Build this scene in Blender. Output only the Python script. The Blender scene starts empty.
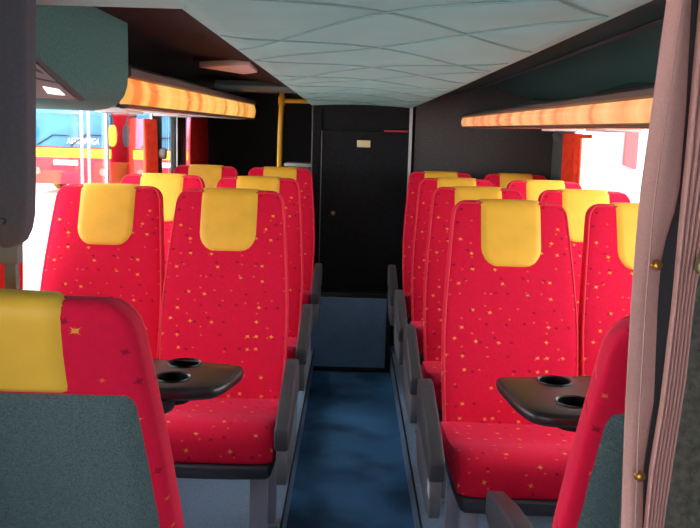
import bpy, bmesh, math, random
from mathutils import Vector, Matrix
random.seed(7)
S = bpy.context.scene
COL = S.collection
PI = math.pi
FLOOR, PLAT = -1.45, -1.32          # heights are measured from the camera (eye height 0)

# ------------------------------------------------------------------ materials
def lin(c):
    return tuple(((x/255)/12.92 if x <= 10 else ((x/255+.055)/1.055)**2.4) for x in c)

def mat(name, rgb, rough=.6, metal=0., spec=.5, noise=0., nscale=60., bump=0., bscale=200., sheen=0., emit=None, estr=0., coat=0.):
    m = bpy.data.materials.new(name); m.use_nodes = True
    nt = m.node_tree; b = nt.nodes['Principled BSDF']
    c = lin(rgb)
    b.inputs['Base Color'].default_value = (*c, 1)
    b.inputs['Roughness'].default_value = rough
    b.inputs['Metallic'].default_value = metal
    b.inputs['Specular IOR Level'].default_value = spec
    b.inputs['Coat Weight'].default_value = coat
    if sheen:
        b.inputs['Sheen Tint'].default_value = (1, .25, .5, 1)
        b.inputs['Sheen Weight'].default_value = sheen
    if emit:
        b.inputs['Emission Color'].default_value = (*lin(emit), 1)
        b.inputs['Emission Strength'].default_value = estr
    if noise or bump:
        tc = nt.nodes.new('ShaderNodeTexCoord')
    if noise:
        n = nt.nodes.new('ShaderNodeTexNoise'); n.inputs['Scale'].default_value = nscale; n.inputs['Detail'].default_value = 4
        nt.links.new(tc.outputs['Object'], n.inputs['Vector'])
        r = nt.nodes.new('ShaderNodeMapRange')
        r.inputs['From Min'].default_value = .3; r.inputs['From Max'].default_value = .7
        r.inputs['To Min'].default_value = 1-noise; r.inputs['To Max'].default_value = 1+noise
        nt.links.new(n.outputs['Fac'], r.inputs['Value'])
        mx = nt.nodes.new('ShaderNodeVectorMath'); mx.operation = 'SCALE'
        mx.inputs[0].default_value = c
        nt.links.new(r.outputs['Result'], mx.inputs['Scale'])
        nt.links.new(mx.outputs['Vector'], b.inputs['Base Color'])
    if bump:
        n2 = nt.nodes.new('ShaderNodeTexNoise'); n2.inputs['Scale'].default_value = bscale; n2.inputs['Detail'].default_value = 3
        nt.links.new(tc.outputs['Object'], n2.inputs['Vector'])
        bp = nt.nodes.new('ShaderNodeBump'); bp.inputs['Strength'].default_value = bump; bp.inputs['Distance'].default_value = .003
        nt.links.new(n2.outputs['Fac'], bp.inputs['Height']); nt.links.new(bp.outputs['Normal'], b.inputs['Normal'])
    return m

def star_fabric(name, rgb, scale=17.):
    """Red moquette with a scatter of little yellow, orange and dark stars."""
    m = mat(name, rgb, rough=.85, spec=.2, bump=.35, bscale=420, sheen=.15)
    nt = m.node_tree; N = nt.nodes; L = nt.links; b = N['Principled BSDF']
    tc = N.new('ShaderNodeTexCoord'); sp = N.new('ShaderNodeSeparateXYZ'); L.new(tc.outputs['Object'], sp.inputs[0])
    def M(op, a, c=None, d=None):
        n = N.new('ShaderNodeMath'); n.operation = op
        for i, v in enumerate((a, c, d)):
            if v is None: continue
            if hasattr(v, 'is_linked'): L.new(v, n.inputs[i])
            else: n.inputs[i].default_value = v
        return n.outputs[0]
    u = M('ADD', sp.outputs[0], M('MULTIPLY', sp.outputs[1], .3))
    v = M('ADD', sp.outputs[2], sp.outputs[1])
    cb = N.new('ShaderNodeCombineXYZ'); L.new(u, cb.inputs[0]); L.new(v, cb.inputs[1])
    col = N.new('ShaderNodeMix'); col.data_type = 'RGBA'; col.inputs[0].default_value = 0
    base = (*lin(rgb), 1)
    # faint weave mottling
    no = N.new('ShaderNodeTexNoise'); no.inputs['Scale'].default_value = 90; L.new(tc.outputs['Object'], no.inputs['Vector'])
    col.inputs[6].default_value = base; col.inputs[7].default_value = (*[x*.7 for x in lin(rgb)], 1)
    L.new(M('MULTIPLY', no.outputs['Fac'], .55), col.inputs[0])
    prev = col.outputs[2]
    for k, (cols, sc, off, size) in enumerate((((250, 190, 60), scale, 0., .23), ((95, 8, 40), scale*.97, 3.7, .22), ((255, 120, 60), scale*1.15, 7.1, .17))):
        vo = N.new('ShaderNodeTexVoronoi'); vo.voronoi_dimensions = '2D'; vo.inputs['Scale'].default_value = sc; vo.inputs['Randomness'].default_value = .75
        ad = N.new('ShaderNodeVectorMath'); ad.operation = 'ADD'; ad.inputs[1].default_value = (off, off*1.3, 0); L.new(cb.outputs[0], ad.inputs[0])
        L.new(ad.outputs[0], vo.inputs['Vector'])
        scv = N.new('ShaderNodeVectorMath'); scv.operation = 'SCALE'; scv.inputs['Scale'].default_value = 1.0; L.new(ad.outputs[0], scv.inputs[0])
        sb = N.new('ShaderNodeVectorMath'); sb.operation = 'SUBTRACT'; L.new(scv.outputs[0], sb.inputs[0]); L.new(vo.outputs['Position'], sb.inputs[1])
        s2 = N.new('ShaderNodeVectorMath'); s2.operation = 'SCALE'; s2.inputs['Scale'].default_value = sc; L.new(sb.outputs[0], s2.inputs[0])
        ro = N.new('ShaderNodeVectorRotate'); ro.rotation_type = 'Z_AXIS'; L.new(s2.outputs[0], ro.inputs['Vector'])
        sc3 = N.new('ShaderNodeSeparateColor'); L.new(vo.outputs['Color'], sc3.inputs[0])
        L.new(M('MULTIPLY', sc3.outputs[0], 6.28), ro.inputs['Angle'])
        s3 = N.new('ShaderNodeSeparateXYZ'); L.new(ro.outputs[0], s3.inputs[0])
        ax = M('ABSOLUTE', s3.outputs[0]); ay = M('ABSOLUTE', s3.outputs[1])
        # star: sqrt|x| + sqrt|y| small, plus a smaller one turned by 45 degrees
        f1 = M('ADD', M('POWER', ax, .42), M('POWER', ay, .42))
        p = M('ABSOLUTE', M('MULTIPLY', M('ADD', s3.outputs[0], s3.outputs[1]), .707)); q = M('ABSOLUTE', M('MULTIPLY', M('SUBTRACT', s3.outputs[0], s3.outputs[1]), .707))
        f2 = M('MULTIPLY', M('ADD', M('POWER', p, .42), M('POWER', q, .42)), 1.15)
        f = M('MINIMUM', f1, f2)
        msk = M('MULTIPLY', M('LESS_THAN', f, size**.42), M('GREATER_THAN', sc3.outputs[1], .55))
        mx = N.new('ShaderNodeMix'); mx.data_type = 'RGBA'
        L.new(M('MULTIPLY', msk, .62), mx.inputs[0]); L.new(prev, mx.inputs[6]); mx.inputs[7].default_value = (*lin(cols), 1)
        prev = mx.outputs[2]
    L.new(prev, b.inputs['Base Color'])
    return m

def carpet(name, rgb, dark, amount):
    m = mat(name, rgb, rough=.95, spec=.1, bump=.6, bscale=350)
    nt = m.node_tree; N = nt.nodes; L = nt.links; b = N['Principled BSDF']
    tc = N.new('ShaderNodeTexCoord')
    n1 = N.new('ShaderNodeTexNoise'); n1.inputs['Scale'].default_value = 2.2; n1.inputs['Detail'].default_value = 3
    n2 = N.new('ShaderNodeTexNoise'); n2.inputs['Scale'].default_value = 260
    L.new(tc.outputs['Object'], n1.inputs['Vector']); L.new(tc.outputs['Object'], n2.inputs['Vector'])
    r1 = N.new('ShaderNodeMapRange'); r1.inputs['From Min'].default_value = .45; r1.inputs['From Max'].default_value = .62; r1.inputs['To Max'].default_value = amount
    L.new(n1.outputs['Fac'], r1.inputs['Value'])
    mx = N.new('ShaderNodeMix'); mx.data_type = 'RGBA'; mx.inputs[6].default_value = (*lin(rgb), 1); mx.inputs[7].default_value = (*lin(dark), 1)
    L.new(r1.outputs[0], mx.inputs[0])
    r2 = N.new('ShaderNodeMapRange'); r2.inputs['From Min'].default_value = .3; r2.inputs['From Max'].default_value = .7; r2.inputs['To Min'].default_value = .7; r2.inputs['To Max'].default_value = 1.3
    L.new(n2.outputs['Fac'], r2.inputs['Value'])
    s = N.new('ShaderNodeVectorMath'); s.operation = 'SCALE'; L.new(mx.outputs[2], s.inputs[0]); L.new(r2.outputs[0], s.inputs['Scale'])
    L.new(s.outputs[0], b.inputs['Base Color'])
    return m

def lit_lens(name, rgb1, rgb2, rgb3, strength):
    """Translucent lamp cover over a row of tubes: warm bands along its length."""
    m = mat(name, rgb1, rough=.25, coat=.3)
    nt = m.node_tree; N = nt.nodes; L = nt.links; b = N['Principled BSDF']
    tc = N.new('ShaderNodeTexCoord'); mp = N.new('ShaderNodeMapping'); mp.inputs['Scale'].default_value = (0.2, 3.2, .6); L.new(tc.outputs['Object'], mp.inputs[0])
    n = N.new('ShaderNodeTexNoise'); n.inputs['Scale'].default_value = 2.3; n.inputs['Detail'].default_value = 2; L.new(mp.outputs[0], n.inputs['Vector'])
    cr = N.new('ShaderNodeValToRGB'); e = cr.color_ramp.elements
    e[0].position = .36; e[0].color = (*lin(rgb3), 1); e[1].position = .66; e[1].color = (*lin(rgb2), 1)
    k = cr.color_ramp.elements.new(.47); k.color = (*lin(rgb1), 1)
    L.new(n.outputs['Fac'], cr.inputs[0])
    L.new(cr.outputs[0], b.inputs['Emission Color']); b.inputs['Emission Strength'].default_value = strength
    b.inputs['Base Color'].default_value = (*lin(rgb1), 1)
    b.inputs['Base Color'].default_value = tuple([x*.3 for x in lin(rgb1)]+[1])
    return m

def glass(name, tint=(1, 1, 1), refl=.1):
    m = bpy.data.materials.new(name); m.use_nodes = True; nt = m.node_tree; nt.nodes.clear()
    o = nt.nodes.new('ShaderNodeOutputMaterial'); t = nt.nodes.new('ShaderNodeBsdfTransparent'); g = nt.nodes.new('ShaderNodeBsdfGlossy')
    t.inputs[0].default_value = (*tint, 1); g.inputs['Roughness'].default_value = .02
    x = nt.nodes.new('ShaderNodeMixShader'); lw = nt.nodes.new('ShaderNodeLayerWeight'); lw.inputs[0].default_value = .5
    f = nt.nodes.new('ShaderNodeMath'); f.operation = 'POWER'; f.inputs[1].default_value = 4; nt.links.new(lw.outputs['Facing'], f.inputs[0])
    nt.links.new(f.outputs[0], x.inputs[0]); nt.links.new(t.outputs[0], x.inputs[1]); nt.links.new(g.outputs[0], x.inputs[2]); nt.links.new(x.outputs[0], o.inputs[0])
    return m

RED = star_fabric('red_star_fabric', (236, 18, 62))
YEL = mat('yellow_leatherette', (250, 190, 62), rough=.5, spec=.4, noise=.06, nscale=12, bump=.08, bscale=500)
PIPE = mat('red_piping', (232, 40, 62), rough=.7)
PLUSH = mat('grey_plush', (90, 106, 106), rough=.95, spec=.1, noise=.3, nscale=420, bump=.6, bscale=300)
BASE = mat('dark_plastic', (62, 62, 68), rough=.5)
PADM = mat('arm_pad_rubber', (54, 56, 63), rough=.55)
ARMF = mat('arm_frame_grey', (98, 100, 104), rough=.5)
LEGM = mat('leg_paint', (150, 152, 165), rough=.45, metal=.1)
TRAY = mat('black_plastic', (38, 33, 35), rough=.32, spec=.5)
WELL = mat('black_cup_well', (16, 15, 17), rough=.3)
DOORM = mat('black_carpet_lining', (34, 35, 38), rough=.9, spec=.15, noise=.35, nscale=120, bump=.5, bscale=220)
REARM = mat('charcoal_lining', (88, 86, 86), rough=.9, spec=.15, noise=.35, nscale=140, bump=.5, bscale=220)
BLACKM = mat('near_black', (18, 18, 20), rough=.7)
QUILT = mat('quilted_teal_vinyl', (150, 206, 202), rough=.6, spec=.3, noise=.05, nscale=8, bump=.25, bscale=350)
SEAMM = mat('seam_crease_shade', (136, 176, 174), rough=.9)  # darker tone stands in for the shade in the quilt creases
QEDGE = mat('pale_ceiling_trim', (160, 206, 200), rough=.6)
SIDER = mat('dark_teal_lining', (70, 100, 96), rough=.85, spec=.2, noise=.15, nscale=120, bump=.3, bscale=300)
SIDEL = mat('dark_brown_lining', (44, 40, 42), rough=.85, spec=.2, noise=.15, nscale=120)
TEAL = mat('teal_locker_fabric', (84, 124, 120), rough=.85, spec=.2, noise=.2, nscale=150, bump=.4, bscale=300)
RAIL = mat('rack_rail_brown', (92, 72, 70), rough=.45)
RACKU = mat('rack_underside', (176, 196, 190), rough=.5)
CHROME = mat('chrome_trim', (190, 185, 180), rough=.25, metal=.8)
LENSL = lit_lens('lit_orange_lens', (255, 190, 96), (255, 218, 120), (246, 130, 60), .58)
LENSR = lit_lens('lit_peach_lens', (255, 178, 116), (255, 204, 140), (240, 128, 86), .58)
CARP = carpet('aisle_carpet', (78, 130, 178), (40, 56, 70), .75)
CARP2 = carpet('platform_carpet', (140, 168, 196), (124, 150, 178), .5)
CARP3 = carpet('step_carpet', (124, 154, 186), (100, 130, 162), .6)
WALLM = mat('wall_grey_lining', (110, 112, 114), rough=.85, noise=.12, nscale=90)
FRAMEM = mat('window_frame_dark', (40, 40, 44), rough=.5)
PALEF = mat('pale_frame', (205, 205, 205), rough=.4)
PILG = mat('pillar_grey', (120, 118, 116), rough=.7)
YPOLE = mat('yellow_pole_paint', (255, 190, 20), rough=.35, coat=.2)
CURT = mat('mauve_curtain', (204, 152, 144), rough=.95, spec=.1, noise=.06, nscale=500, bump=.15, bscale=500)
CURTD = mat('curtain_backing', (66, 64, 66), rough=.95, spec=.1)
BRASS = mat('brass', (196, 136, 70), rough=.3, metal=.9)
OLIVE = mat('olive_metal', (140, 132, 92), rough=.4, metal=.5)
PADG = mat('dark_grey_upholstery', (92, 86, 92), rough=.8, spec=.3, noise=.08, nscale=150)
REDC = mat('red_orange_curtain', (250, 70, 36), rough=.9, noise=.15, nscale=30)
REDD = mat('red_curtain', (226, 30, 26), rough=.9, noise=.15, nscale=30)
CREAM = mat('cream_plate', (232, 220, 170), rough=.4)
REDP = mat('red_plastic', (210, 40, 40), rough=.4)
PINKG = mat('pinkish_grey_plastic', (156, 138, 136), rough=.5)
LAMPW = mat('reading_lamp_lens', (255, 240, 235), rough=.3, emit=(255, 236, 232), estr=.8)
LAMPO = mat('frosted_lamp_cover', (226, 220, 220), rough=.5)
DBLUE = mat('steel_blue_trim', (110, 126, 128), rough=.5)
STICK = mat('sticker', (205, 210, 220), rough=.4)
PANE = glass('window_glass', (.97, .98, .98))
PARTM = mat('olive_grey_carpet', (92, 88, 80), rough=.95, spec=.1, noise=.35, nscale=110, bump=.6, bscale=250)
# outside
CONC = mat('sunlit_concrete', (214, 206, 206), rough=.9, noise=.05, nscale=.6)
BUSR = mat('coach_red', (196, 20, 52), rough=.3, coat=.4)
BUSY = mat('coach_yellow', (240, 196, 30), rough=.3, coat=.3)
BUSG = mat('coach_windscreen', (60, 120, 160), rough=.15, coat=.5, noise=.3, nscale=1.2)
BUSK = mat('coach_black', (24, 26, 34), rough=.5)
BUSW = mat('white_paint', (235, 235, 235), rough=.4)
WHITEB = mat('white_render', (235, 232, 230), rough=.9)
PINKB = mat('pink_panel', (226, 170, 168), rough=.9)
GREYB = mat('pale_grey_panel', (176, 184, 192), rough=.9)

# ------------------------------------------------------------------ mesh helpers
def link(name, bm, m, parent=None, smooth=True, bevel=0., seg=2, loc=None, kind=None, sharp=35):
    bmesh.ops.remove_doubles(bm, verts=bm.verts, dist=1e-6)
    if bevel:
        bmesh.ops.bevel(bm, geom=[e for e in bm.edges if len(e.link_faces) == 2 and e.calc_face_angle(0) > .5], offset=bevel, segments=seg, affect='EDGES', profile=.5)
    bmesh.ops.recalc_face_normals(bm, faces=bm.faces)
    for f in bm.faces: f.smooth = smooth
    if smooth:
        for e in bm.edges:
            if len(e.link_faces) == 2 and e.calc_face_angle(0) > math.radians(sharp): e.smooth = False
    me = bpy.data.meshes.new(name); bm.to_mesh(me); bm.free()
    me.materials.append(m)
    o = bpy.data.objects.new(name, me); COL.objects.link(o)
    if parent: o.parent = parent
    if loc: o.location = loc
    if kind: o['kind'] = kind
    return o

def bx(bm, x0, x1, y0, y1, z0, z1):
    v = [bm.verts.new((x, y, z)) for x in (x0, x1) for y in (y0, y1) for z in (z0, z1)]
    for f in ((0, 1, 3, 2), (4, 6, 7, 5), (0, 4, 5, 1), (2, 3, 7, 6), (0, 2, 6, 4), (1, 5, 7, 3)): bm.faces.new([v[i] for i in f])

def box(name, b, m, parent=None, bevel=0., kind=None, smooth=True):
    bm = bmesh.new(); bx(bm, *b); return link(name, bm, m, parent, smooth, bevel, kind=kind)

def loft(bm, rings, cap=True):
    R = [[bm.verts.new(p) for p in r] for r in rings]
    n = len(R[0])
    for a, b in zip(R, R[1:]):
        for i in range(n): bm.faces.new((a[i], a[(i+1) % n], b[(i+1) % n], b[i]))
    if cap: bm.faces.new(R[0][::-1]); bm.faces.new(R[-1])
    return R

def prism(bm, pts, axis, a, b):
    """Extrude a 2-D outline along an axis: 'x' -> (y,z), 'y' -> (x,z), 'z' -> (x,y)."""
    f = {'x': lambda p, t: (t, p[0], p[1]), 'y': lambda p, t: (p[0], t, p[1]), 'z': lambda p, t: (p[0], p[1], t)}[axis]
    loft(bm, [[f(p, a) for p in pts], [f(p, b) for p in pts]])

def chaikin(p, n=2, closed=True):
    for _ in range(n):
        q = []; m = len(p)
        for i in range(m if closed else m-1):
            a, b = p[i], p[(i+1) % m]
            q += [tuple(.75*u+.25*v for u, v in zip(a, b)), tuple(.25*u+.75*v for u, v in zip(a, b))]
        p = q if closed else [p[0]] + q + [p[-1]]
    return p

def tube(bm, path, r, n=10):
    P = [Vector(p) for p in path]; rings = []
    up = Vector((.13, .21, 1)).normalized()
    for i, p in enumerate(P):
        t = (P[min(i+1, len(P)-1)] - P[max(i-1, 0)]).normalized()
        a = t.cross(up)
        if a.length < .05: a = t.cross(Vector((1, 0, 0)))
        a.normalize(); b = a.cross(t); up = b
        rr = r if not callable(r) else r(i)
        rings.append([p + rr*(math.cos(k/n*2*PI)*a + math.sin(k/n*2*PI)*b) for k in range(n)])
    loft(bm, rings)

def lathe(bm, prof, c, n=28, axis='z'):
    rings = []
    for r, h in prof:
        ring = []
        for k in range(n):
            a = 2*PI*k/n
            q = (r*math.cos(a), r*math.sin(a), h)
            if axis == 'y': q = (q[0], q[2], q[1])
            if axis == 'x': q = (q[2], q[0], q[1])
            ring.append((c[0]+q[0], c[1]+q[1], c[2]+q[2]))
        rings.append(ring)
    loft(bm, rings)

def thing(name, label, cat, loc=(0, 0, 0), rz=0., group=None):
    o = bpy.data.objects.new(name, None); COL.objects.link(o); o.empty_display_size = .1
    o.location = loc; o.rotation_euler = (0, 0, rz)
    o['label'] = label; o['category'] = cat
    if group: o['group'] = group
    return o

def tag(o, label, cat, group=None):
    o['label'] = label; o['category'] = cat
    if group: o['group'] = group
    return o

def copy_tree(o, parent=None):
    c = o.copy(); COL.objects.link(c); c.parent = parent
    for ch in o.children: copy_tree(ch, c)
    return c

# ------------------------------------------------------------------ seats
H = .748                                   # backrest height above its lower end
Z0 = .37                                  # lower end above the platform
LEAN = .2
def yf(h):                                # front face of the backrest, height h above Z0
    t = h/H
    return -.015 + .205*t + .018*math.sin(t*PI)*-1 + .012*t*t
def wd(h):                                # half width
    t = h/H
    w = (.207 + .011*math.sin(min(1, t/.45)*PI*.5)) if t < .45 else .218 - .034*((t-.45)/.55)**1.3
    rc = .045; k = h-(H-rc)
    if k > 0: w -= rc - math.sqrt(max(0, rc*rc-k*k))*1.0
    return w
def dp(h):
    t = h/H
    d = .072 - .014*t
    rd = .024; k = h-(H-rd)
    if k > 0: d -= 2*(rd - math.sqrt(max(1e-8, rd*rd-k*k)))*.9
    return d
def yc(h): return yf(h) + (.072-.014*h/H)/2
NE = 6.
def ysurf(x, h, side):                    # side -1 front, +1 back
    q = max(0, 1-(min(1, abs(x)/wd(h)))**NE)**(1/NE)
    return yc(h) + side*dp(h)/2*q

HS = [h*.748/.76 for h in (0, .02, .06, .12, .2, .28, .36, .44, .52, .58, .63, .67, .70, .715, .728, .738, .746, .752, .756, .759, .76)]
def backrest_bm():
    bm = bmesh.new(); rings = []
    for h in HS:
        r = []; w = wd(h); d = dp(h)/2
        for k in range(48):
            a = 2*PI*k/48; ca, sa = math.cos(a), math.sin(a)
            x = w*math.copysign(abs(ca)**(2/NE), ca); y = d*math.copysign(abs(sa)**(2/NE), sa)
            r.append((x, yc(h)+y, Z0+h))
        rings.append(r)
    loft(bm, rings); return bm

def skin_bm(path, hw, lift, bulge, nx=15):
    """A fitted cover lying on the backrest: path = [(h, side)], hw = half width per path point; its border is tucked in."""
    bm = bmesh.new(); pts = []
    n = len(path)
    for i, (h, side) in enumerate(path):
        h0, s0 = path[max(0, i-1)]; h1, s1 = path[min(n-1, i+1)]
        row = []
        for j in range(nx):
            f = -1+2*j/(nx-1); x = f*hw[i]
            p = Vector((x, ysurf(x, h, side), Z0+h))
            a = Vector((x, ysurf(x, h0, s0), Z0+h0)); b = Vector((x, ysurf(x, h1, s1), Z0+h1))
            t = (b-a).normalized(); nrm = Vector((0, -t.z, t.y))
            edge = (j in (0, nx-1)) or i in (0, n-1)
            e2 = min(1, (1-abs(f))*6)*min(1, min(i, n-1-i)/2)
            row.append(p + nrm*(-.004 if edge else lift + bulge*e2*(1-.4*f*f)))
        pts.append(row)
    V = [[bm.verts.new(p) for p in r] for r in pts]
    for i in range(n-1):
        for j in range(nx-1): bm.faces.new((V[i][j], V[i][j+1], V[i+1][j+1], V[i+1][j]))
    return bm

def headrest_bm():
    L0 = .205
    hs = [H-L0, H-L0+.004, H-L0+.012, H-L0+.024, H-L0+.04, H-L0+.06, H-L0+.09, H-L0+.12, H-L0+.15, H-.04, H-.025, H-.014, H-.006, H-.0005]
    path = [(h, -1) for h in hs] + [(h, 1) for h in (H-.0005, H-.006, H-.014, H-.025, H-.04, H-.07, H-.10, H-.115, H-.122, H-.125)]
    r = .062; hw = []
    for h, s in path:
        w = .104 if s < 0 else .112 - .008*(H-h)/.125 - .003*math.sin(max(0, min(1, (H-h)/.125))*PI); k = h-(H-L0)
        if s < 0 and k < r: w -= r - math.sqrt(max(0, r*r-(r-k)**2))
        hw.append(max(w, .03))
    return skin_bm(path, hw, .002, .004)

def backpanel_bm():
    hs = [.02, .03, .05, .12, .2, .3, .4, .48, .54, .583, .603, .613, .619, .623]
    r = .02; hw = []
    for h in hs:
        w = wd(h)-.008; k = .623-h
        if k < r: w -= r - math.sqrt(max(0, r*r-(r-k)**2))
        hw.append(w)
    return skin_bm([(h, 1) for h in hs][::-1], hw[::-1], .004, .003, 17)

def piping_bm():
    bm = bmesh.new(); path = []
    for h in HS[1:-3]: path.append((-wd(h)*.975, ysurf(wd(h)*.975, h, -1)-.001, Z0+h))
    h = HS[-4]; w = wd(h)*.975
    top = [(w*f, ysurf(w*f, H-.008, -1), Z0+H-.007) for f in (-.9, -.6, -.3, 0, .3, .6, .9)]
    path = path + top + [(-x, y, z) for x, y, z in reversed(path)]
    tube(bm, path, .0035, 6); return bm

CP = chaikin([(.03, .36), (.045, .43), (-.08, .437), (-.2, .444), (-.33, .484), (-.40, .492), (-.445, .462), (-.452, .40), (-.445, .372), (-.2, .36)], 2)
def cushion_bm():
    bm = bmesh.new(); rings = []
    my, mz = -.2, .41; hw = .218
    for j in range(17):
        f = -1+2*j/16; f = math.copysign(1-(1-abs(f))**1.6, f)
        k = (1-min(.999999, abs(f))**9)**(1/9) if abs(f) < .9999 else .80
        k = max(k, .80)
        ky = 1-(1-k)*.25
        rings.append([(f*hw, my+(y-my)*ky, mz+(z-mz)*k + (.004*(f*f) if z > .42 else 0)) for y, z in CP])
    loft(bm, rings); return bm

def base_bm():
    bm = bmesh.new()
    pr = chaikin([(-.218, .0), (.218, .0), (.218, -.43), (.20, -.462), (-.20, -.462), (-.218, -.43)], 1)
    p2 = [(x*.985, (y+.2)*.98-.2) for x, y in pr]
    loft(bm, [[(x*.97, (y+.2)*.97-.2, .338) for x, y in pr], [(x, y, .35) for x, y in pr], [(x, y, .375) for x, y in pr], [(x*.98, (y+.2)*.98-.2, .378) for x, y in pr]])
    return bm

def piping_seat_bm():
    bm = bmesh.new()
    tube(bm, [(x*.019*11.2, -.438+.004*abs(x/1.0)**6, .4715) for x in [i/8 for i in range(-8, 9)]], .003, 6); return bm

PADP = [(-.10, .49), (-.09, .52), (-.09, .555), (-.098, .583), (-.115, .603), (-.14, .613), (-.17, .616), (-.21, .611), (-.35, .578), (-.54, .522), (-.548, .512), (-.548, .462), (-.50, .462), (-.25, .49)]
ARMP = chaikin([(-.07, .35), (-.07, .50), (-.12, .56), (-.25, .52), (-.5, .475), (-.535, .462), (-.535, .375), (-.51, .345), (-.3, .335)], 1)
def add_armrest(root, x):
    bm = bmesh.new(); prism(bm, ARMP, 'x', x-.014, x+.014)
    a = link('armrest', bm, ARMF, root, bevel=.003)
    bm = bmesh.new(); prism(bm, PADP, 'x', x-.02, x+.02)
    p = link('arm_pad', bm, PADM, a, bevel=.007, seg=3); p['label'] = 'dark rounded arm pad'
    sx = -1 if x > 0 else 1
    bm = bmesh.new(); bx(bm, x+sx*.014 if sx > 0 else x-.022, x+.022 if sx > 0 else x-.014, -.14, .02, .30, .40)
    link('arm_bracket', bm, BASE, a, bevel=.003)
    return a

def leg_bm(x, y):
    bm = bmesh.new(); bx(bm, x-.026, x+.026, y-.018, y+.018, .012, .345); bx(bm, x-.036, x+.036, y-.035, y+.035, 0, .014); return bm

LEG_X = {'plain': -.05, 'pos': .17, 'neg': -.17}
def make_seat(kind, armx=None):
    root = thing('passenger_seat', '', 'seat', group=None)
    link('backrest', backrest_bm(), RED, root, sharp=80)
    h = link('headrest', headrest_bm(), YEL, root, sharp=80); h['label'] = 'yellow headrest cover over the top edge'
    bp = link('back_panel', backpanel_bm(), PLUSH, root, sharp=80); bp['label'] = 'grey plush panel on the rear of the backrest'
    link('piping', piping_bm(), PIPE, root, sharp=80)
    link('seat_cushion', cushion_bm(), RED, root, sharp=60)
    link('seat_base', base_bm(), BASE, root, sharp=50)
    for y in (-.34, -.03): link('leg', leg_bm(LEG_X[kind], y), LEGM, root, bevel=.004)
    if armx is not None: add_armrest(root, armx)
    return root

PROTO = {'W': make_seat('plain'), 'N': make_seat('neg', -.287), 'P': make_seat('pos', .25)}
used = set()
XR, XRW, XL, XLW = .520, .962, -.424, -.862
GROUP = 'red passenger seats'
seats = [
 ('N', XR, 2.55, 0, 'red star-patterned seat facing us behind the black tray, aisle side, right of the aisle'),
 ('W', XRW, 2.55, 0, 'red seat facing us beside the curtain, window side, nearest of the right-hand rows'),
 ('N', XR, 3.27, 0, 'red aisle seat with yellow headrest, second facing row on the right of the aisle'),
 ('W', XRW, 3.27, 0, 'red window seat with pale yellow headrest, second facing row on the right'),
 ('N', XR, 4.00, 0, 'red aisle seat with yellow headrest, third facing row on the right of the aisle'),
 ('W', XRW, 4.00, 0, 'red window seat with yellow headrest, third facing row on the right'),
 ('N', XR, 4.76, 0, 'rearmost red aisle seat on the right, next to the charcoal back wall'),
 ('W', XRW, 4.76, 0, 'rearmost red window seat on the right, next to the orange curtain'),
 ('P', XL, 2.73, 0, 'red star-patterned seat facing us behind the black tray, aisle side, left of the aisle'),
 ('W', -.868, 2.80, 0, 'red seat facing us against the bright window, nearest of the left-hand rows'),
 ('P', XL, 3.60, 0, 'red aisle seat with yellow headrest, second facing row on the left of the aisle'),
 ('W', XLW, 3.62, 0, 'red window seat with bright yellow headrest, second facing row on the left'),
 ('P', XL, 4.74, 0, 'rearmost red aisle seat on the left, in front of the yellow pole'),
 ('W', XLW, 4.74, 0, 'rearmost red window seat on the left, before the dark stairwell'),
 ('W', -.442, 1.222, PI, 'seat turned away in the left foreground, grey plush back with red and olive-yellow top'),
 ('P', .512, 1.20, PI-.05, 'seat turned away in the right foreground, red edge showing beside the mauve curtain'),
]
for k, x, y, rz, lab in seats:
    o = PROTO[k] if k not in used else copy_tree(PROTO[k])
    used.add(k)
    o.location = (x, y, PLAT)
    if y == 1.20:
        for c in o.children:
            if c.name.startswith('armrest'): c.location = (-.045, 0, .035)        # swung a little higher than the others
    o.rotation_euler = (0, 0, rz)
    tag(o, lab, 'seat', GROUP)
    if k == 'N' and abs(x-XR) < .01 and y < 2.6: near_right = o
# sticker on the nearest right armrest
for c in near_right.children:
    if c.name.startswith('armrest'):
        bm = bmesh.new(); bx(bm, -.3015, -.3, -.515, -.465, .405, .44)
        st = link('sticker', bm, STICK, c); st['label'] = 'small white sticker'

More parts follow.
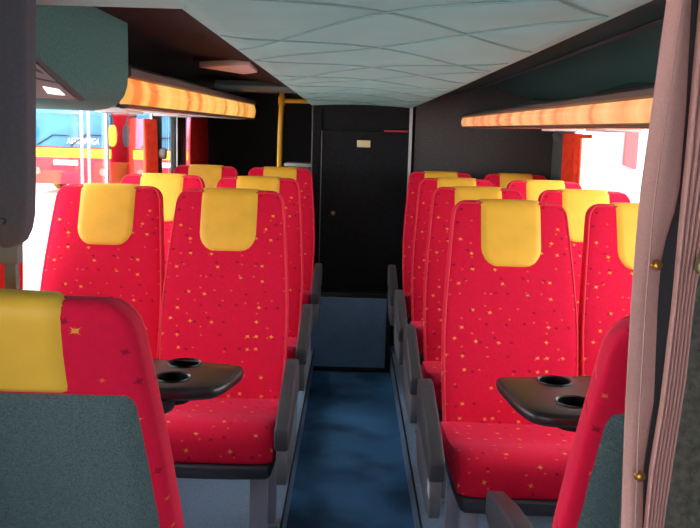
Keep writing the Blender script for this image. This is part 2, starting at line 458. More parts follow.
# ------------------------------------------------------------------ trays
def make_tray(label, pts, holes, z, strut, wallx):
    root = thing('side_table', label, 'table', (0, 0, 0))
    out = chaikin(pts, 3)
    def inset(k):
        n = len(out); r = []
        for i in range(n):
            a, b = Vector(out[i-1]), Vector(out[(i+1) % n]); t = (b-a).normalized()
            r.append((out[i][0]+t.y*-k*sgn, out[i][1]+t.x*k*sgn))
        return r
    area = sum(out[i-1][0]*out[i][1]-out[i][0]*out[i-1][1] for i in range(len(out)))
    sgn = 1 if area > 0 else -1
    bm = bmesh.new()
    prof = [(.012, z), (.004, z-.003), (0, z-.010), (.002, z-.022), (.012, z-.030)]
    R = loft(bm, [[(x, y, zz) for x, y in inset(k)] for k, zz in prof], cap=False)
    hr = .036
    loops = []
    for hx, hy in holes:
        a = [bm.verts.new((hx+hr*math.cos(q/28*2*PI), hy+hr*math.sin(q/28*2*PI), z)) for q in range(28)]
        b = [bm.verts.new((v.co.x, v.co.y, z-.030)) for v in a]
        for i in range(28): bm.faces.new((a[i], a[(i+1) % 28], b[(i+1) % 28], b[i]))
        loops.append((a, b))
    def edges_of(vs): return [bm.edges.get((vs[i], vs[(i+1) % len(vs)])) for i in range(len(vs))]
    for lvl, ring in ((0, R[0]), (1, R[-1])):
        es = edges_of(ring)
        for l in loops: es += edges_of(l[lvl])
        bmesh.ops.triangle_fill(bm, use_beauty=True, edges=es)
    link('table_top', bm, TRAY, root, sharp=40)
    for hx, hy in holes:
        bm = bmesh.new()
        lathe(bm, [(.0365, -.05), (.0355, .001), (.040, .0035), (.041, .0005), (.0395, -.002), (.0375, -.003), (.038, -.054), (.001, -.056), (.001, -.052), (.034, -.05)][::-1], (hx, hy, z), 32)
        link('cup_holder', bm, WELL, root, sharp=50)
    bm = bmesh.new(); lathe(bm, [(.001, -.060), (.056, -.060), (.060, -.052), (.062, -.028), (.001, -.028)], (strut[0], strut[1], z), 28)
    link('pivot_boss', bm, TRAY, root)
    bm = bmesh.new(); d = 1 if wallx > 0 else -1
    tube(bm, [(strut[0], strut[1], z-.06), (strut[0]+d*.05, strut[1]+.01, z-.09), (wallx-d*.005, strut[1]+.04, z-.30)], .012, 10)
    link('support_strut', bm, BASE, root)
    bm = bmesh.new(); bx(bm, min(wallx-d*.02, wallx), max(wallx-d*.02, wallx), strut[1]-.03, strut[1]+.11, z-.37, z-.24)
    link('wall_bracket', bm, BASE, root, bevel=.004)
    return root
ZT = -.56
make_tray('black tray table with two cup holders before the left-hand window seats',
          [(-1.11, 2.045), (-.60, 2.05), (-.36, 2.01), (-.262, 1.99), (-.248, 1.97), (-.248, 1.92), (-.272, 1.82), (-.305, 1.782), (-.41, 1.765), (-1.11, 1.77)],
          [(-.395, 1.98), (-.398, 1.86)], ZT, (-.445, 1.815), -1.13)
make_tray('black tray table with two cup holders jutting out beside the mauve curtain',
          [(1.20, 2.01), (.60, 1.985), (.40, 1.955), (.362, 1.95), (.352, 1.925), (.352, 1.89), (.368, 1.73), (.395, 1.675), (.47, 1.662), (1.20, 1.665)],
          [(.489, 1.915), (.495, 1.76)], ZT, (.57, 1.74), 1.22)

# ------------------------------------------------------------------ shell of the coach
YF, YB, YBL = -1.7, 5.2, 6.5
LX, RX = -1.13, 1.22
ST = 'structure'
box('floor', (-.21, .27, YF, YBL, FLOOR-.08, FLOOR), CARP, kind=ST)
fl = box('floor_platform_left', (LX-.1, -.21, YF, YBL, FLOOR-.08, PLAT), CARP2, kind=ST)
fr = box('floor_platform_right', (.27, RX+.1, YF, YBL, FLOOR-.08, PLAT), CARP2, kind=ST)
box('trim_1', (-.213, -.207, YF, 5.06, PLAT-.012, PLAT+.003), BLACKM, kind=ST, bevel=.002)
box('trim_2', (.267, .273, YF, 5.06, PLAT-.012, PLAT+.003), BLACKM, kind=ST, bevel=.002)
box('ceiling', (LX-.1, RX+.1, YF, YBL+.1, .42, .5), SIDEL, kind=ST)
WB, WT = -.62, .105
def side_wall(nm, x0, x1, openings, m):
    bm = bmesh.new()
    bx(bm, x0, x1, YF, YBL, FLOOR-.08, WB); bx(bm, x0, x1, YF, YBL, WT, .45)
    ys = [YF] + [v for o in openings for v in o] + [YBL]
    for a, b in zip(ys[::2], ys[1::2]): bx(bm, x0, x1, a, b, WB, WT)
    return link(nm, bm, m, kind=ST, smooth=False)
LW = [(-1.0, .62), (1.25, 4.80), (4.96, 5.34), (5.66, 6.3)]  # first opening is out of view, added to light the mauve curtain
RW = [(1.25, 4.72)]
side_wall('wall_left', LX-.022, LX, LW, WALLM)
side_wall('wall_right', RX, RX+.022, RW, WALLM)
wi = 0
portals = []
def window(x0, x1, y0, y1, m):
    global wi; wi += 1
    bm = bmesh.new(); t = .010
    bx(bm, x0, x1, y0, y0+t, WB, WT); bx(bm, x0, x1, y1-t, y1, WB, WT); bx(bm, x0, x1, y0+t, y1-t, WB, WB+t); bx(bm, x0, x1, y0+t, y1-t, WT-t*.6, WT)
    f = link('window_%d' % wi, bm, m, kind=ST, smooth=False)
    xm = (x0+x1)/2
    box('pane', (xm-.003, xm+.003, y0+t, y1-t, WB+t, WT-t*.6), PANE, f)
    portals.append((xm, y0, y1))
for i, (a, b) in enumerate(LW): window(LX-.018, LX-.006, a, b, PALEF if i < 2 else FRAMEM)
for a, b in RW: window(RX+.006, RX+.018, a, b, PALEF)
# front end with its windscreen, behind us
bm = bmesh.new(); bx(bm, LX-.1, RX+.1, YF-.08, YF, FLOOR-.08, -.7); bx(bm, LX-.1, RX+.1, YF-.08, YF, .2, .45); bx(bm, LX-.1, -1.0, YF-.08, YF, -.7, .2); bx(bm, .4, RX+.1, YF-.08, YF, -.7, .2)
link('wall_front', bm, WALLM, kind=ST, smooth=False)
f = box('window_%d' % (wi+1), (-1.0, .4, YF-.05, YF-.03, -.7, -.68), FRAMEM, kind=ST)
box('pane', (-1.0, .4, YF-.043, YF-.037, -.68, .2), PANE, f)
# rear: charcoal wall on the right, cabin with a door in the middle, black wall further back on the left
bm = bmesh.new(); bx(bm, .375, RX+.1, YB, YB+.08, FLOOR, .45)
link('wall_back', bm, REARM, kind=ST, smooth=False)
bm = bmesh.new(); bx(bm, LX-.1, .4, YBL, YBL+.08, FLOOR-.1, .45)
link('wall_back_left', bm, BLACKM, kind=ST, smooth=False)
bm = bmesh.new(); bx(bm, -.25, .375, YB+.02, YB+.08, FLOOR, .45); bx(bm, -.25, -.20, YB-.005, YB+.03, FLOOR, .30); bx(bm, -.25, -.20, YB+.02, YBL, FLOOR, .45)
link('wall_cabin', bm, DOORM, kind=ST, smooth=False)
box('trim_3', (-.256, -.250, YB-.01, YB+.04, FLOOR, .24), PILG, kind=ST)
box('trim_4', (.338, .356, YB-.03, YB+.02, -.97, .24), PALEF, kind=ST, bevel=.004)
# door
d = bpy.data.objects.new('door_1', None); COL.objects.link(d); d['kind'] = ST; d.location = (0, 0, 0)
bm = bmesh.new(); bx(bm, -.195, .335, YB-.02, YB+.018, -.965, .022); link('door_leaf', bm, DOORM, d, bevel=.004, kind=ST)
bm = bmesh.new(); bx(bm, -.196, -.191, YB-.026, YB-.018, -.965, .022); link('door_edge', bm, PILG, d, kind=ST)
bm = bmesh.new(); lathe(bm, [(.001, -.02), (.007, -.02), (.012, -.012), (.012, -.004), (.014, 0)], (-.113, YB-.02, -.48), 20, 'y'); link('door_knob', bm, BRASS, d, kind=ST)
box('trim_5', (-.25, .345, YB-.012, YB+.018, -.995, -.967), BLACKM, kind=ST)
bm = bmesh.new(); bx(bm, .022, .104, YB-.028, YB-.02, -.072, -.030); bx(bm, .030, .096, YB-.0285, YB-.027, -.064, -.038)
tag(link('door_plate', bm, CREAM, bevel=.0015), 'small cream plate fixed high on the black rear door', 'plate')
bm = bmesh.new(); bx(bm, .185, .33, YB-.03, YB-.02, .026, .034); tag(link('door_strip', bm, REDP), 'thin red strip along the upper corner of the black rear door', 'strip')
# step panel at the end of the aisle
st = thing('step_hatch', 'upright blue carpeted step panel with black edging at the aisle end', 'panel', (0, 5.06, FLOOR))
bm = bmesh.new(); bx(bm, -.235, .232, -.02, .10, .03, .465); link('carpet_face', bm, CARP3, st, bevel=.004)
bm = bmesh.new(); bx(bm, -.24, .262, -.012, .11, 0, .03); bx(bm, .232, .262, -.024, .11, .03, .475); bx(bm, -.24, .232, -.008, .11, .465, .475); link('edge_trim', bm, BLACKM, st, bevel=.002)
# charcoal corner pillar between back wall and orange curtain
bm = bmesh.new(); prism(bm, [(1.205, .04), (1.32, .04), (1.32, -.7), (1.255, -.7), (1.255, -.10)], 'y', 5.02, 5.18)
link('trim_6', bm, PILG, kind=ST, bevel=.004)
bm = bmesh.new(); bx(bm, 1.195, 1.218, 4.86, 5.0, -.33, -.225); bx(bm, 1.19, 1.22, 4.9, 5.0, -.34, -.33)
tag(link('wall_box', bm, PILG, bevel=.006), 'small grey box on the wall under the orange curtain corner', 'box')

# central quilted ceiling panel: pillows between two families of stitched, wavy seams
QX = .05
def seam_y(fam, k, x):
    d = x-QX; b = 1.478+.585*k
    if fam == 0: return b - 1.45*d + (.075 if k % 2 == 0 else -.075)*(1-math.cos(2*PI*d/.62))
    return b + 1.1*d + .06*(1-math.cos(2*PI*d/.62))
def quilt_edges(y):
    k = max(0, min(1, (y-4.2)/1.0)); return -.292+.035*k*k, .418-.075*k*k, .2-.03*k*k
def quilt_z(x, y, groove=True):
    xa, xb, zc = quilt_edges(y); u = -1+2*(x-xa)/(xb-xa); e = max(0, 1-abs(u))
    z = zc+.012*(1-u*u)
    dmin = 1
    for k in range(-4, 9):
        for fam in (0, 1): dmin = min(dmin, abs(y-seam_y(fam, k, x))*.62)
    e = min(e, max(0, 5.185-y)*.8)
    return z - (.005*(1-math.exp(-dmin/.02)) + .007*min(1, dmin/.11)**.8)*min(1, e/.12)
def quilt():
    bm = bmesh.new(); y0, y1, nx, ny = .2, 5.185, 72, 500
    V = []
    for j in range(ny+1):
        y = y0+(y1-y0)*j/ny; xa, xb, zc = quilt_edges(y)
        V.append([bm.verts.new((x, y, quilt_z(x, y))) for x in [xa+(xb-xa)*i/nx for i in range(nx+1)]])
    for j in range(ny):
        for i in range(nx): bm.faces.new((V[j][i], V[j][i+1], V[j+1][i+1], V[j+1][i]))
    for i, dx in ((0, -.004), (nx, .004)):           # edge returns up into the roof
        up = [bm.verts.new((V[j][i].co.x+dx, V[j][i].co.y, .40)) for j in range(ny+1)]
        for j in range(ny): bm.faces.new((V[j][i], V[j+1][i], up[j+1], up[j]))
    up = [bm.verts.new((v.co.x, v.co.y+.003, .40)) for v in V[ny]]
    for i in range(nx): bm.faces.new((V[ny][i], V[ny][i+1], up[i+1], up[i]))
    return bm
cq = link('ceiling_quilted', quilt(), QUILT, kind=ST, sharp=60)
bm = bmesh.new()
for fam in (0, 1):
    for k in range(-4, 9):
        P = []
        for i in range(61):
            x = -.285+.70*i/60; y = seam_y(fam, k, x)
            if .22 < y < 5.17 and quilt_edges(y)[0]+.004 < x < quilt_edges(y)[1]-.004: P.append((x, y, quilt_z(x, y)-.0012-.0036*min(1, max(0, 1-abs(x-.063)/.355)/.15)))
        if len(P) > 4: tube(bm, P, lambda i, n=len(P): .0021 if 3 < i < n-4 else .0012, 6)
link('seam_crease_lines', bm, SEAMM, cq, kind=ST)  # thin darker lines imitate the crease shade along the seams
# wider pale panel at the front left, with its rolled rear edge
bm = bmesh.new(); prism(bm, chaikin([(.0, .225), (1.35, .225), (1.39, .222), (1.41, .205), (1.40, .19), (1.36, .20), (0, .20)], 1), 'x', -.605, -.275)
link('ceiling_front', bm, QEDGE, kind=ST)
# side coves
bm = bmesh.new(); prism(bm, [(.40, .235), (.62, .275), (.86, .30), (1.06, .255), (RX, .16), (RX, .42), (.40, .42)], 'y', .1, YB); link('ceiling_cove_right', bm, SIDER, kind=ST, sharp=20)
bm = bmesh.new(); prism(bm, [(-.28, .235), (-.5, .27), (-.8, .30), (-1.0, .255), (LX, .16), (LX, .42), (-.28, .42)], 'y', .1, YBL); link('ceiling_cove_left', bm, SIDEL, kind=ST, sharp=20)
bm = bmesh.new(); tube(bm, [(.70, y, .279) for y in (1.0, 2, 3, 4, 5.15)], .006, 8); link('trim_7', bm, BASE, kind=ST)

# overhead racks
def rack(label, s, ends, lens_m, brackets, lamps):
    """ends: two (y, nose x, lens bottom z, lens top z, rail top z); s is the side sign."""
    root = thing('luggage_rack', label, 'rack')
    wall = LX if s < 0 else RX
    def lofted(name, prof, m, parent, round_far=False, y_ext=(0, 0)):
        bm = bmesh.new(); rings = []
        n = 12
        for i in range(n+1):
            f = i/n
            y, nx, zb, zt, zr = [a+(b-a)*f for a, b in zip(*ends)]
            rings.append([(px, y, pz) for px, pz in prof(nx, zb, zt, zr)])
        if round_far:
            y, nx, zb, zt, zr = ends[1]
            for k in range(1, 7):
                a = k/6*PI/2; q = math.cos(a); base = prof(nx, zb, zt, zr)
                mz = sum(p[1] for p in base)/len(base); mx = nx+s*.03
                rings.append([(mx+(px-mx)*max(q, .05), y+.05*math.sin(a), mz+(pz-mz)*max(q, .05)) for px, pz in base])
        loft(bm, rings); return link(name, bm, m, parent, sharp=40)
    lofted('light_strip', lambda x, b, t, r: [(x+s*.03, b), (x+s*.008, b+.002), (x+s*.001, b+(t-b)*.3), (x, (b+t)/2), (x+s*.001, b+(t-b)*.7), (x+s*.008, t-.002), (x+s*.03, t)], lens_m, root, True)['label'] = 'glowing orange light strip along the rack edge'
    lofted('rail', lambda x, b, t, r: [(x+s*.035, t-.003), (x+s*.004, t-.001), (x-s*.004, t+.004), (x-s*.004, r-.008), (x+s*.004, r), (x+s*.03, r+.004), (x+s*.045, r-.002)], RAIL, root, True)
    lofted('trim_bead', lambda x, b, t, r: [(x+s*.035, b+.002), (x+s*.006, b+.001), (x+s*.002, b-.002), (x+s*.004, b-.006), (x+s*.02, b-.009), (x+s*.04, b-.008)], RAIL, root, True)
    lofted('chrome_bead', lambda x, b, t, r: [(x+s*.014, b-.006), (x+s*.012, b-.010), (x+s*.018, b-.012), (x+s*.03, b-.011), (x+s*.03, b-.006)], CHROME, root, True)
    lofted('shelf', lambda x, b, t, r: [(x+s*.028, b-.009), (x+s*.1, b-.010), (wall-s*.002, b+.004), (wall-s*.002, b+.03), (x+s*.09, b+.012), (x+s*.03, r-.004)], RACKU, root)
    for (yy, w) in brackets:
        f = (yy-ends[0][0])/(ends[1][0]-ends[0][0]); y, nx, zb, zt, zr = [a+(b-a)*f for a, b in zip(*ends)]
        bm = bmesh.new(); prism(bm, [(nx+s*.03, zr-.01), (nx+s*.045, zr+.012), (nx+s*.14, zr+.04), (wall-s*.01, zr+.04), (wall-s*.01, zr-.05), (nx+s*.1, zr-.06)], 'y', yy-w/2, yy+w/2)
        link('divider', bm, SIDER, root, bevel=.003)
    for yy in lamps:
        f = (yy-ends[0][0])/(ends[1][0]-ends[0][0]); y, nx, zb, zt, zr = [a+(b-a)*f for a, b in zip(*ends)]
        bm = bmesh.new(); x = nx+s*.2; z = zb-.007
        bx(bm, min(x, x+s*.12), max(x, x+s*.12), yy-.12, yy+.12, z-.008, z+.006)
        l = link('reading_panel', bm, LAMPO, root, bevel=.003)
        bm = bmesh.new(); bx(bm, min(x+s*.02, x+s*.1), max(x+s*.02, x+s*.1), yy-.09, yy-.03, z-.0095, z-.006); link('vent_slot', bm, BASE, l)
    return root
rack('overhead luggage rack with lit orange edge along the left windows', -1, ((2.36, -.62, .066, .140, .172), (5.36, -.62, .088, .170, .196)), LENSL, [(2.9, .03), (3.6, .08), (4.6, .03)], [3.2, 4.1])
rack('overhead luggage rack with lit peach edge along the right windows', 1, ((1.1, .62, .036, .092, .118), (4.93, .62, .066, .117, .134)), LENSR, [(2.35, .03), (3.6, .05), (4.7, .03)], [2.2, 2.9, 3.6])

# locker in front of the left rack
lk = thing('overhead_locker', 'teal fabric overhead locker with rounded lower edge, upper left', 'locker', (0, 0, 0))
PF = [(-.62, .33), (-.62, .15), (-.623, .115), (-.632, .088), (-.65, .066), (-.68, .052), (-.72, .046), (-1.12, .05), (-1.12, .33)]
bm = bmesh.new(); loft(bm, [[(x, y, z) for x, z in PF] for y in (1.25, 1.5, 2.0, 2.345)] + [[(x+(-.004 if x > -.9 else 0), 2.355, z+(.004 if z < .2 else 0)) for x, z in PF]])
link('locker_body', bm, TEAL, lk, sharp=50)
def face_plate(name, poly, x0, x1, m, parent, bev=.002):
    bm = bmesh.new(); prism(bm, poly, 'x', x0, x1); return link(name, bm, m, parent, bevel=bev)
mp = face_plate('reading_panel', [(1.905, .062), (1.63, .128), (1.27, .215), (1.27, .055), (1.60, .053)], -.64, -.614, PINKG, lk)
face_plate('panel_edge', [(1.94, .062), (1.635, .136), (1.27, .224), (1.27, .214), (1.625, .126), (1.90, .057)], -.64, -.609, BASE, mp, .0015)
face_plate('lamp_lens', [(1.71, .065), (1.81, .066), (1.77, .077), (1.68, .078)], -.62, -.6115, LAMPW, mp, .0008)
face_plate('panel_groove', [(1.55, .090), (1.785, .088), (1.785, .091), (1.55, .094)], -.62, -.6125, BASE, mp, .0004)
face_plate('vent', [(1.55, .110), (1.69, .102), (1.68, .106), (1.55, .124)], -.62, -.6125, BASE, mp, .0008)

# ceiling lamp, cross trim and small fittings on the left cove
cl = thing('ceiling_lamp', 'pale wedge-shaped lamp under the dark left ceiling cove', 'lamp', (0, 0, 0))
bm = bmesh.new(); prism(bm, [(-.60, 3.30), (-.385, 3.12), (-.40, 3.50), (-.47, 3.62)], 'z', .240, .262); link('diffuser', bm, LAMPO, cl, bevel=.003)
bm = bmesh.new(); prism(bm, [(-.62, 3.30), (-.37, 3.09), (-.385, 3.52), (-.47, 3.66)], 'z', .262, .30); link('frame', bm, BASE, cl, bevel=.002)
bm = bmesh.new(); prism(bm, [(4.52, .222), (4.80, .222), (4.82, .24), (4.80, .27), (4.52, .27), (4.50, .24)], 'x', -.74, -.28); link('trim_8', bm, DBLUE, kind=ST, bevel=.004)

# yellow pole
yp = thing('grab_pole', 'bright yellow upright grab pole with a short cross arm', 'pole', (0, 0, 0))
bm = bmesh.new(); tube(bm, [(-.488, 5.5, FLOOR+.13), (-.476, 5.5, 0), (-.466, 5.5, .262)], .017, 14); link('upright', bm, YPOLE, yp)
bm = bmesh.new(); tube(bm, [(-.468, 5.5, .205), (-.36, 5.49, .206), (-.253, 5.48, .206)], .015, 14); link('cross_arm', bm, YPOLE, yp)
bm = bmesh.new(); lathe(bm, [(.017, -.03), (.022, -.028), (.024, 0), (.022, .028), (.017, .03)], (-.468, 5.5, .205), 16); link('joint_sleeve', bm, YPOLE, yp)
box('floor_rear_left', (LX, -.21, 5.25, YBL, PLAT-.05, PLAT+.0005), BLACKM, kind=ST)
# grey counter behind the last left seat
ct = thing('service_counter', 'grey cabinet with white top ledge beside the black cabin', 'cabinet', (-.34, 5.4, PLAT))
bm = bmesh.new(); bx(bm, -.07, .088, -.10, .12, 0, 1.115); link('cabinet_body', bm, PILG, ct, bevel=.004)
bm = bmesh.new(); bx(bm, -.09, .088, -.12, .13, 1.115, 1.135); link('ledge', bm, PALEF, ct, bevel=.004)
bm = bmesh.new(); lathe(bm, [(.001, -.018), (.008, -.018), (.011, -.01), (.011, -.004), (.013, .005)], (-.30, YBL-.005, .12), 14, 'y'); tag(link('wall_stud', bm, PALEF), 'tiny pale stud on the black wall beside the cabin', 'stud')

# gathered curtains at the windows
def gathered(bm, x, y0, y1, z0, z1, amp, folds, waist=None):
    rings = []
    for k in range(13):
        f = k/12; z = z0+(z1-z0)*f
        q = 1. if waist is None else waist(f)
        ym = y1; a = ym-(y1-y0)*q
        front, back = [], []
        for j in range(folds*8+1):
            g = j/(folds*8); y = a+(ym-a)*g
            d = amp*math.sin(g*folds*2*PI+.6*math.sin(f*3))
            front.append((x+d, y, z)); back.append((x+d+.004, y, z))
        rings.append(front+back[::-1])
    loft(bm, rings)
bm = bmesh.new(); gathered(bm, RX-.022, 4.50, 4.82, -.60, .04, .014, 5); tag(link('window_curtain', bm, REDC), 'orange-red curtain gathered at the rear end of the right window', 'curtain')
bm = bmesh.new(); gathered(bm, LX+.022, 4.48, 4.76, -.60, .055, .014, 4); tag(link('window_curtain', bm, REDC), 'orange-red curtain gathered beside the dark left window pillar', 'curtain')
bm = bmesh.new(); gathered(bm, LX+.018, 2.46, 2.80, -.60, .04, .012, 5, lambda f: .8+.2*f); tag(link('window_curtain', bm, REDD), 'red curtain end peeking out below the dark grey hanging pad', 'curtain')
bm = bmesh.new(); gathered(bm, LX+.03, 5.66, 6.36, -.60, .09, .018, 6, lambda f: .75+.25*math.sin(f*2.5)); tag(link('window_curtain', bm, REDD), 'deep red curtain at the far left in the dark stairwell', 'curtain')
bm = bmesh.new(); gathered(bm, RX-.026, 4.28, 4.5, .016, .036, .006, 3); tag(link('curtain_pelmet', bm, REDC), 'short red curtain header strip above the right window', 'curtain')
box('trim_13', (LX-.014, LX-.002, 3.90, 3.925, WB, WT), PALEF, kind=ST)
box('trim_9', (LX-.022, LX+.012, 4.80, 4.96, WB, WT), FRAMEM, kind=ST, bevel=.006)
box('trim_10', (LX-.005, LX+.015, 5.34, 5.66, WB, WT), BLACKM, kind=ST, bevel=.006)
box('trim_11', (LX+.012, LX+.02, 5.345, 5.36, WB, WT), PALEF, kind=ST)
box('trim_12', (LX+.012, LX+.02, 5.63, 5.645, WB, WT), PALEF, kind=ST)
bm = bmesh.new(); lathe(bm, [(.001, .0), (.02, 0), (.028, .008), (.034, .03), (.03, .044), (.001, .05)], (LX+.012, 4.86, -.135), 24, 'x'); tag(link('coat_knob', bm, PILG), 'round grey knob on the dark left window pillar', 'knob')

# ------------------------------------------------------------------ foreground: hanging pad, curtain, partition
hp = thing('hanging_pad', 'dark grey upholstered pad hanging at the left edge, rounded lower corner', 'pad', (0, 0, 0))
bm = bmesh.new(); prism(bm, [(-.474, .20), (-.426, .20), (-.434, -.08), (-.436, -.12), (-.440, -.14), (-.447, -.155), (-.457, -.163), (-.474, -.165)], 'y', 1.120, 1.160); link('pad_edge', bm, PADG, hp, bevel=.006, seg=3)
bm = bmesh.new(); prism(bm, [(-.80, .20), (-.477, .20), (-.477, -.165), (-.80, -.165)], 'y', 1.126, 1.156); link('pad_face', bm, PADG, hp, bevel=.006, seg=3)
bm = bmesh.new(); bx(bm, -.52, -.452, 1.13, 1.15, -.188, -.160); br = link('bracket', bm, PILG, hp, bevel=.004)
bm = bmesh.new(); bx(bm, -.474, -.457, 1.133, 1.148, -.262, -.186); link('bar', bm, PILG, hp, bevel=.003)
bm = bmesh.new(); lathe(bm, [(.001, -.004), (.003, -.004), (.0045, -.002), (.005, .0)], (-.467, 1.120, -.127), 14, 'y'); link('stud', bm, BASE, hp)

cu = thing('partition_curtain', 'mauve-brown pleated curtain hanging down the right foreground', 'curtain', (0, .68, 0))
def resample(p, z):
    for (x0, z0), (x1, z1) in zip(p, p[1:]):
        if z0 >= z >= z1: return x0+(x1-x0)*(z0-z)/(z0-z1)
    return p[0][0] if z > p[0][1] else p[-1][0]
FL = [(.246, .20), (.242, .111), (.238, .04), (.233, -.045), (.233, -.128), (.2355, -.231), (.240, -.327), (.25, -.6), (.26, -1.1)]
FR = [(.259, .20), (.262, .111), (.265, .035), (.2655, -.045), (.256, -.085), (.2555, -.127), (.2595, -.213), (.2555, -.274), (.259, -.327), (.268, -.6), (.278, -1.1)]
PL = [(.268, .20), (.268, .112), (.268, .05), (.268, -.012), (.2675, -.061), (.2675, -.127), (.265, -.212), (.2605, -.274), (.260, -.327), (.266, -.6), (.272, -1.1)]
PR = [(.305, .20), (.302, .0), (.288, -.12), (.287, -.194), (.279, -.326), (.284, -.6), (.29, -1.1)]
zs = [.205-.02*i for i in range(66)]
bm = bmesh.new(); rings = []
for z in zs:
    a, b = resample(FL, z), resample(FR, z); r = []
    for j in range(9):
        f = j/8; r.append((a+(b-a)*f, -.010*math.sin(f*PI)*(.6+.4*math.sin(z*9)) + .004*f, z))
    r2 = [(x, y+.003, z) for x, y, z in r]
    rings.append(r+r2[::-1])
loft(bm, rings); fo = link('front_fold', bm, CURT, cu, sharp=60)
bm = bmesh.new(); tube(bm, [(resample(FL, z)+.0075, -.0070-.004, z) for z in zs[:-1]], .0007, 5); link('seam', bm, CURT, fo)
for sx, sz in ((.247, -.097), (.2475, -.276)):
    bm = bmesh.new(); lathe(bm, [(.001, -.003), (.0014, -.0030), (.0032, -.0022), (.0042, -.0005), (.0046, .002)], (sx, -.0115, sz), 16, 'y')
    s_ = link('press_stud', bm, BRASS, fo); s_['label'] = 'brass press stud'
    bm = bmesh.new(); lathe(bm, [(.0004, -.0009), (.0013, -.0009), (.0016, 0), (.0016, .0006)], (sx, -.0145, sz), 12, 'y')
bm = bmesh.new(); rings = []
for z in zs:
    a, b = resample(FR, z)-.006, resample(PL, z)+.004
    b = max(b, a+.004)
    r = [(a+(b-a)*j/4, .010, z) for j in range(5)]
    rings.append(r+[(x, .013, z) for x, y, z in r][::-1])
loft(bm, rings); link('backing', bm, CURTD, cu)
bm = bmesh.new(); rings = []
for z in zs:
    a, b = resample(PL, z), resample(PR, z); r = []
    for j in range(61):
        f = j/60; r.append((a+(b-a)*f, .002+.0045*abs(math.sin(f*6*PI))**.6*-1+.008*f, z))
    rings.append(r+[(x, y+.003, z) for x, y, z in r][::-1])
loft(bm, rings); link('pleats', bm, CURT, cu, sharp=70)
bm = bmesh.new(); prism(bm, chaikin([(.2775, -.099), (.2815, -.088), (.2865, -.080), (.31, -.078), (.31, -.105), (.285, -.107)], 1), 'y', -.014, -.004); link('tieback_clip', bm, OLIVE, cu, bevel=.002)
bm = bmesh.new(); tube(bm, [(.20, .006, .207), (.36, .006, .207)], .005, 10); link('curtain_rail', bm, BASE, cu)

bm = bmesh.new(); bx(bm, .268, RX, .745, .775, PLAT, -.085)
tag(link('half_partition', bm, PARTM, bevel=.006), 'olive-grey carpeted half partition at the lower right, behind the mauve curtain', 'partition')

box('wall_light_block', (LX, -.60, .80, .83, PLAT, .30), WALLM, kind=ST, bevel=.004)  # unseen panel, added to keep side daylight off the left foreground seat
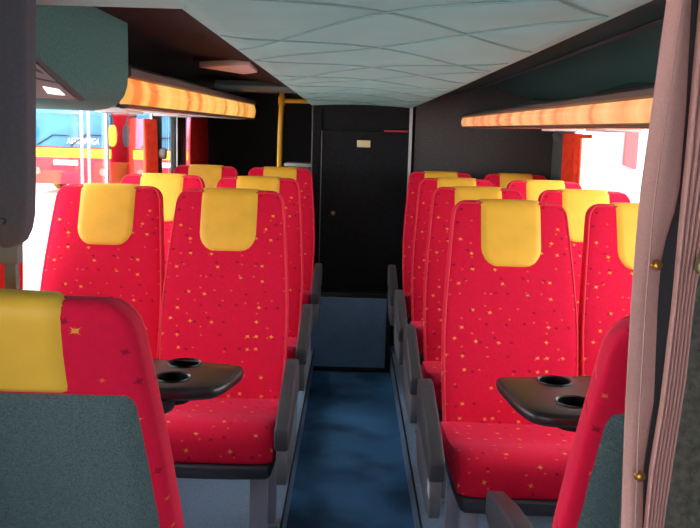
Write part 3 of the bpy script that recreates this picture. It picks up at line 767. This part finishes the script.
# ------------------------------------------------------------------ outside
GZ = -2.05
bm = bmesh.new(); bx(bm, -70, 70, -40, 90, GZ-.2, GZ); link('ground', bm, CONC, kind=ST)
def coach(label, x0, x1, y, top=1.35, text=False):
    root = thing('coach', label, 'bus', (x0, y, GZ))
    w = x1-x0; h = top-GZ
    def Zt(z): return z-GZ
    bm = bmesh.new(); prism(bm, [(0, .3), (-.06, .6), (-.06, 1.2), (0, Zt(-.6)), (.35, h-.15), (.5, h), (10, h), (10, .3)], 'x', 0, w); link('body', bm, BUSR, root, bevel=.08, seg=3)
    def fy(z):                                       # sloping front
        z0 = Zt(-.6); return 0 if z < z0 else .35*(z-z0)/(h-.15-z0)
    def plate(name, xa, xb, za, zb, m, d=.02, parent=root, bev=.03):
        bm = bmesh.new(); loft(bm, [[(xa, fy(za)-d, za), (xb, fy(za)-d, za), (xb, fy(zb)-d, zb), (xa, fy(zb)-d, zb)], [(xa, fy(za)+.05, za), (xb, fy(za)+.05, za), (xb, fy(zb)+.05, zb), (xa, fy(zb)+.05, zb)]])
        return link(name, bm, m, parent, bevel=bev if bev < d*1.5 else d*.6)
    ws = plate('windscreen', .06, w-.06, Zt(-.60), h-.45, BUSG)
    ws2 = plate('windscreen_border', .02, w-.02, Zt(-.66), h-.4, BUSK, .01)
    plate('yellow_band', 0, w, Zt(-.93), Zt(-.64), BUSY, .075)
    plate('number_plate', w*.30, w*.60, Zt(-1.16), Zt(-1.00), BUSW, .10)
    for a, b, za, zb in ((.25, 1.2, -.25, -.22), (1.3, 2.2, -.22, -.19)):
        bm = bmesh.new(); tube(bm, [(a, fy(Zt(-.5))-.06, Zt(-.56)), ((a+b)/2, fy(Zt(za))-.06, Zt(za)), (b, fy(Zt(za))-.06, Zt(zb)-.04)], .018, 6); link('wiper', bm, BUSK, root)
    for sx in (-1, 1):
        bm = bmesh.new(); cx = -.12 if sx < 0 else w+.12
        prism(bm, chaikin([(cx-.12, Zt(-.55)), (cx+.12, Zt(-.55)), (cx+.12, Zt(.1)), (cx-.12, Zt(.1))], 2), 'y', -.35, -.2)
        m_ = link('mirror', bm, BUSY if sx > 0 else BUSK, root, bevel=.02)
        bm = bmesh.new(); tube(bm, [(cx, -.28, Zt(.1)), (cx, -.2, Zt(.3)), (cx-sx*.2, .1, Zt(.4))], .025, 8); link('mirror_arm', bm, BUSK, m_)
    for hx in (.25, w-.25):
        bm = bmesh.new(); lathe(bm, [(.001, -.05), (.10, -.05), (.12, 0), (.12, .1)], (hx, -.06, Zt(-1.35)), 20, 'y'); link('headlamp', bm, PILG, root)
    for yy in (2.2, 7.5):
        for xx in (.05, w-.3):
            bm = bmesh.new(); lathe(bm, [(.2, 0), (.46, 0), (.5, .05), (.5, .2), (.46, .25), (.2, .25)], (xx, yy, .5), 24, 'x'); link('wheel', bm, BUSK, root)
    if text:
        cv = bpy.data.curves.new('lettering', 'FONT'); cv.body = 'ASTROMEGA'; cv.size = .26; cv.extrude = .004; cv.shear = .25
        to = bpy.data.objects.new('tmp', cv); COL.objects.link(to)
        me = bpy.data.meshes.new_from_object(to); bpy.data.objects.remove(to)
        me.materials.append(BUSW)
        o = bpy.data.objects.new('lettering', me); COL.objects.link(o); o.parent = root
        wid = max(v.co.x for v in me.vertices)-min(v.co.x for v in me.vertices)
        o.scale = (.99/wid, 1, 1); o.location = (w*.46, fy(Zt(-.5))-.035, Zt(-.50)); o.rotation_euler = (PI/2-.12, 0, 0)
    return root
coach('red and yellow coach with white lettering on its windscreen, parked beyond the left window', -9.95, -7.42, 26, text=True)
coach('second red and yellow coach seen past the dark left window pillar', -6.75, -4.2, 26)
tp = thing('reflection_bars', 'pale pink twin post standing in for a window reflection over the lettered coach', 'bar', (-3.8, 12, GZ))  # solid bars imitate pinkish reflections in the left window glass
for px in (-.045, .055):
    bm = bmesh.new(); tube(bm, [(px, 0, 0), (px, 0, 3.2)], .022, 10); link('bar', bm, PINKB, tp)
# pale building beyond the right window
bd = thing('building', 'glaring white building beyond the right window', 'building', (0, 14, GZ))
bm = bmesh.new(); bx(bm, 3.3, 16, 0, 6, 0, 7); link('walls', bm, WHITEB, bd)
bm = bmesh.new(); prism(bm, [(4.0, 0), (4.25, 0), (4.35, 5), (4.05, 5)], 'y', -.06, .02); link('panel', bm, PINKB, bd)['label'] = 'pale pink panel'
bm = bmesh.new(); bx(bm, 4.34, 4.62, -.05, .02, 0, 5); link('panel', bm, GREYB, bd)
bm = bmesh.new(); prism(bm, [(4.42, 1.70), (4.62, 1.62), (4.62, 5), (4.48, 5)], 'y', -.22, -.1); link('banner', bm, mat('banner_red', (214, 90, 92), rough=.8), bd)

# ------------------------------------------------------------------ light
w = bpy.data.worlds.new('World'); S.world = w; w.use_nodes = True
bg = w.node_tree.nodes['Background']; bg.inputs[0].default_value = (.93, .97, 1.0, 1); bg.inputs[1].default_value = 3.2
sun = bpy.data.lights.new('sun', 'SUN'); sun.energy = 4; sun.angle = math.radians(8); sun.color = (1, .95, .88)
so = bpy.data.objects.new('sun', sun); COL.objects.link(so)
so.rotation_euler = Vector((.25, .55, -.8)).to_track_quat('-Z', 'Y').to_euler()
def portal(x, y0, y1, sgn):
    l = bpy.data.lights.new('window_portal', 'AREA'); l.shape = 'RECTANGLE'; l.size = y1-y0; l.size_y = WT-WB; l.cycles.is_portal = True
    o = bpy.data.objects.new('window_portal', l); COL.objects.link(o); o.location = (x, (y0+y1)/2, (WT+WB)/2)
    X = Vector((0, 1, 0)); Zv = Vector((-sgn, 0, 0)); Yv = Zv.cross(X)
    o.matrix_world = Matrix.Translation(o.location) @ Matrix((X, Yv, Zv)).transposed().to_4x4()
def portal2(loc, X, direction, sx, sy):
    l = bpy.data.lights.new('window_portal', 'AREA'); l.shape = 'RECTANGLE'; l.size = sx; l.size_y = sy; l.cycles.is_portal = True
    o = bpy.data.objects.new('window_portal', l); COL.objects.link(o)
    Zv = -Vector(direction); Xv = Vector(X); Yv = Zv.cross(Xv)
    o.matrix_world = Matrix.Translation(loc) @ Matrix((Xv, Yv, Zv)).transposed().to_4x4()
portal2((LX-.1, -.19, (WB+WT)/2), (0, 1, 0), (1, 0, 0), 1.62, WT-WB)
portal2((LX-.1, 3.0, (WB+WT)/2), (0, 1, 0), (1, 0, 0), 3.6, WT-WB)
portal2((RX+.1, 3.0, (WB+WT)/2), (0, 1, 0), (-1, 0, 0), 3.5, WT-WB)
portal2((-.3, YF-.1, -.25), (1, 0, 0), (0, 1, 0), 1.4, .9)

# ------------------------------------------------------------------ camera
cam = bpy.data.cameras.new('camera'); cam.sensor_width = 36; cam.lens = 36*840/700; cam.clip_start = .02
co = bpy.data.objects.new('camera', cam); COL.objects.link(co); S.camera = co
th = math.atan(129/840); ro = math.radians(1.6)
fw = Vector((0, math.cos(th), -math.sin(th))); R_ = Vector((1, 0, 0)); U_ = Vector((0, math.sin(th), math.cos(th)))
right = math.cos(ro)*R_ + math.sin(ro)*U_; up = -math.sin(ro)*R_ + math.cos(ro)*U_
co.matrix_world = Matrix((right, up, -fw)).transposed().to_4x4()

vs = S.view_settings
S.display_settings.display_device = 'sRGB'
vs.view_transform = 'Standard'; vs.look = 'None'; vs.gamma = 1; vs.use_curve_mapping = False; vs.exposure = .8
S.cycles.max_bounces = 10; S.cycles.diffuse_bounces = 6; S.cycles.transparent_max_bounces = 12
S.cycles.sample_clamp_indirect = 6
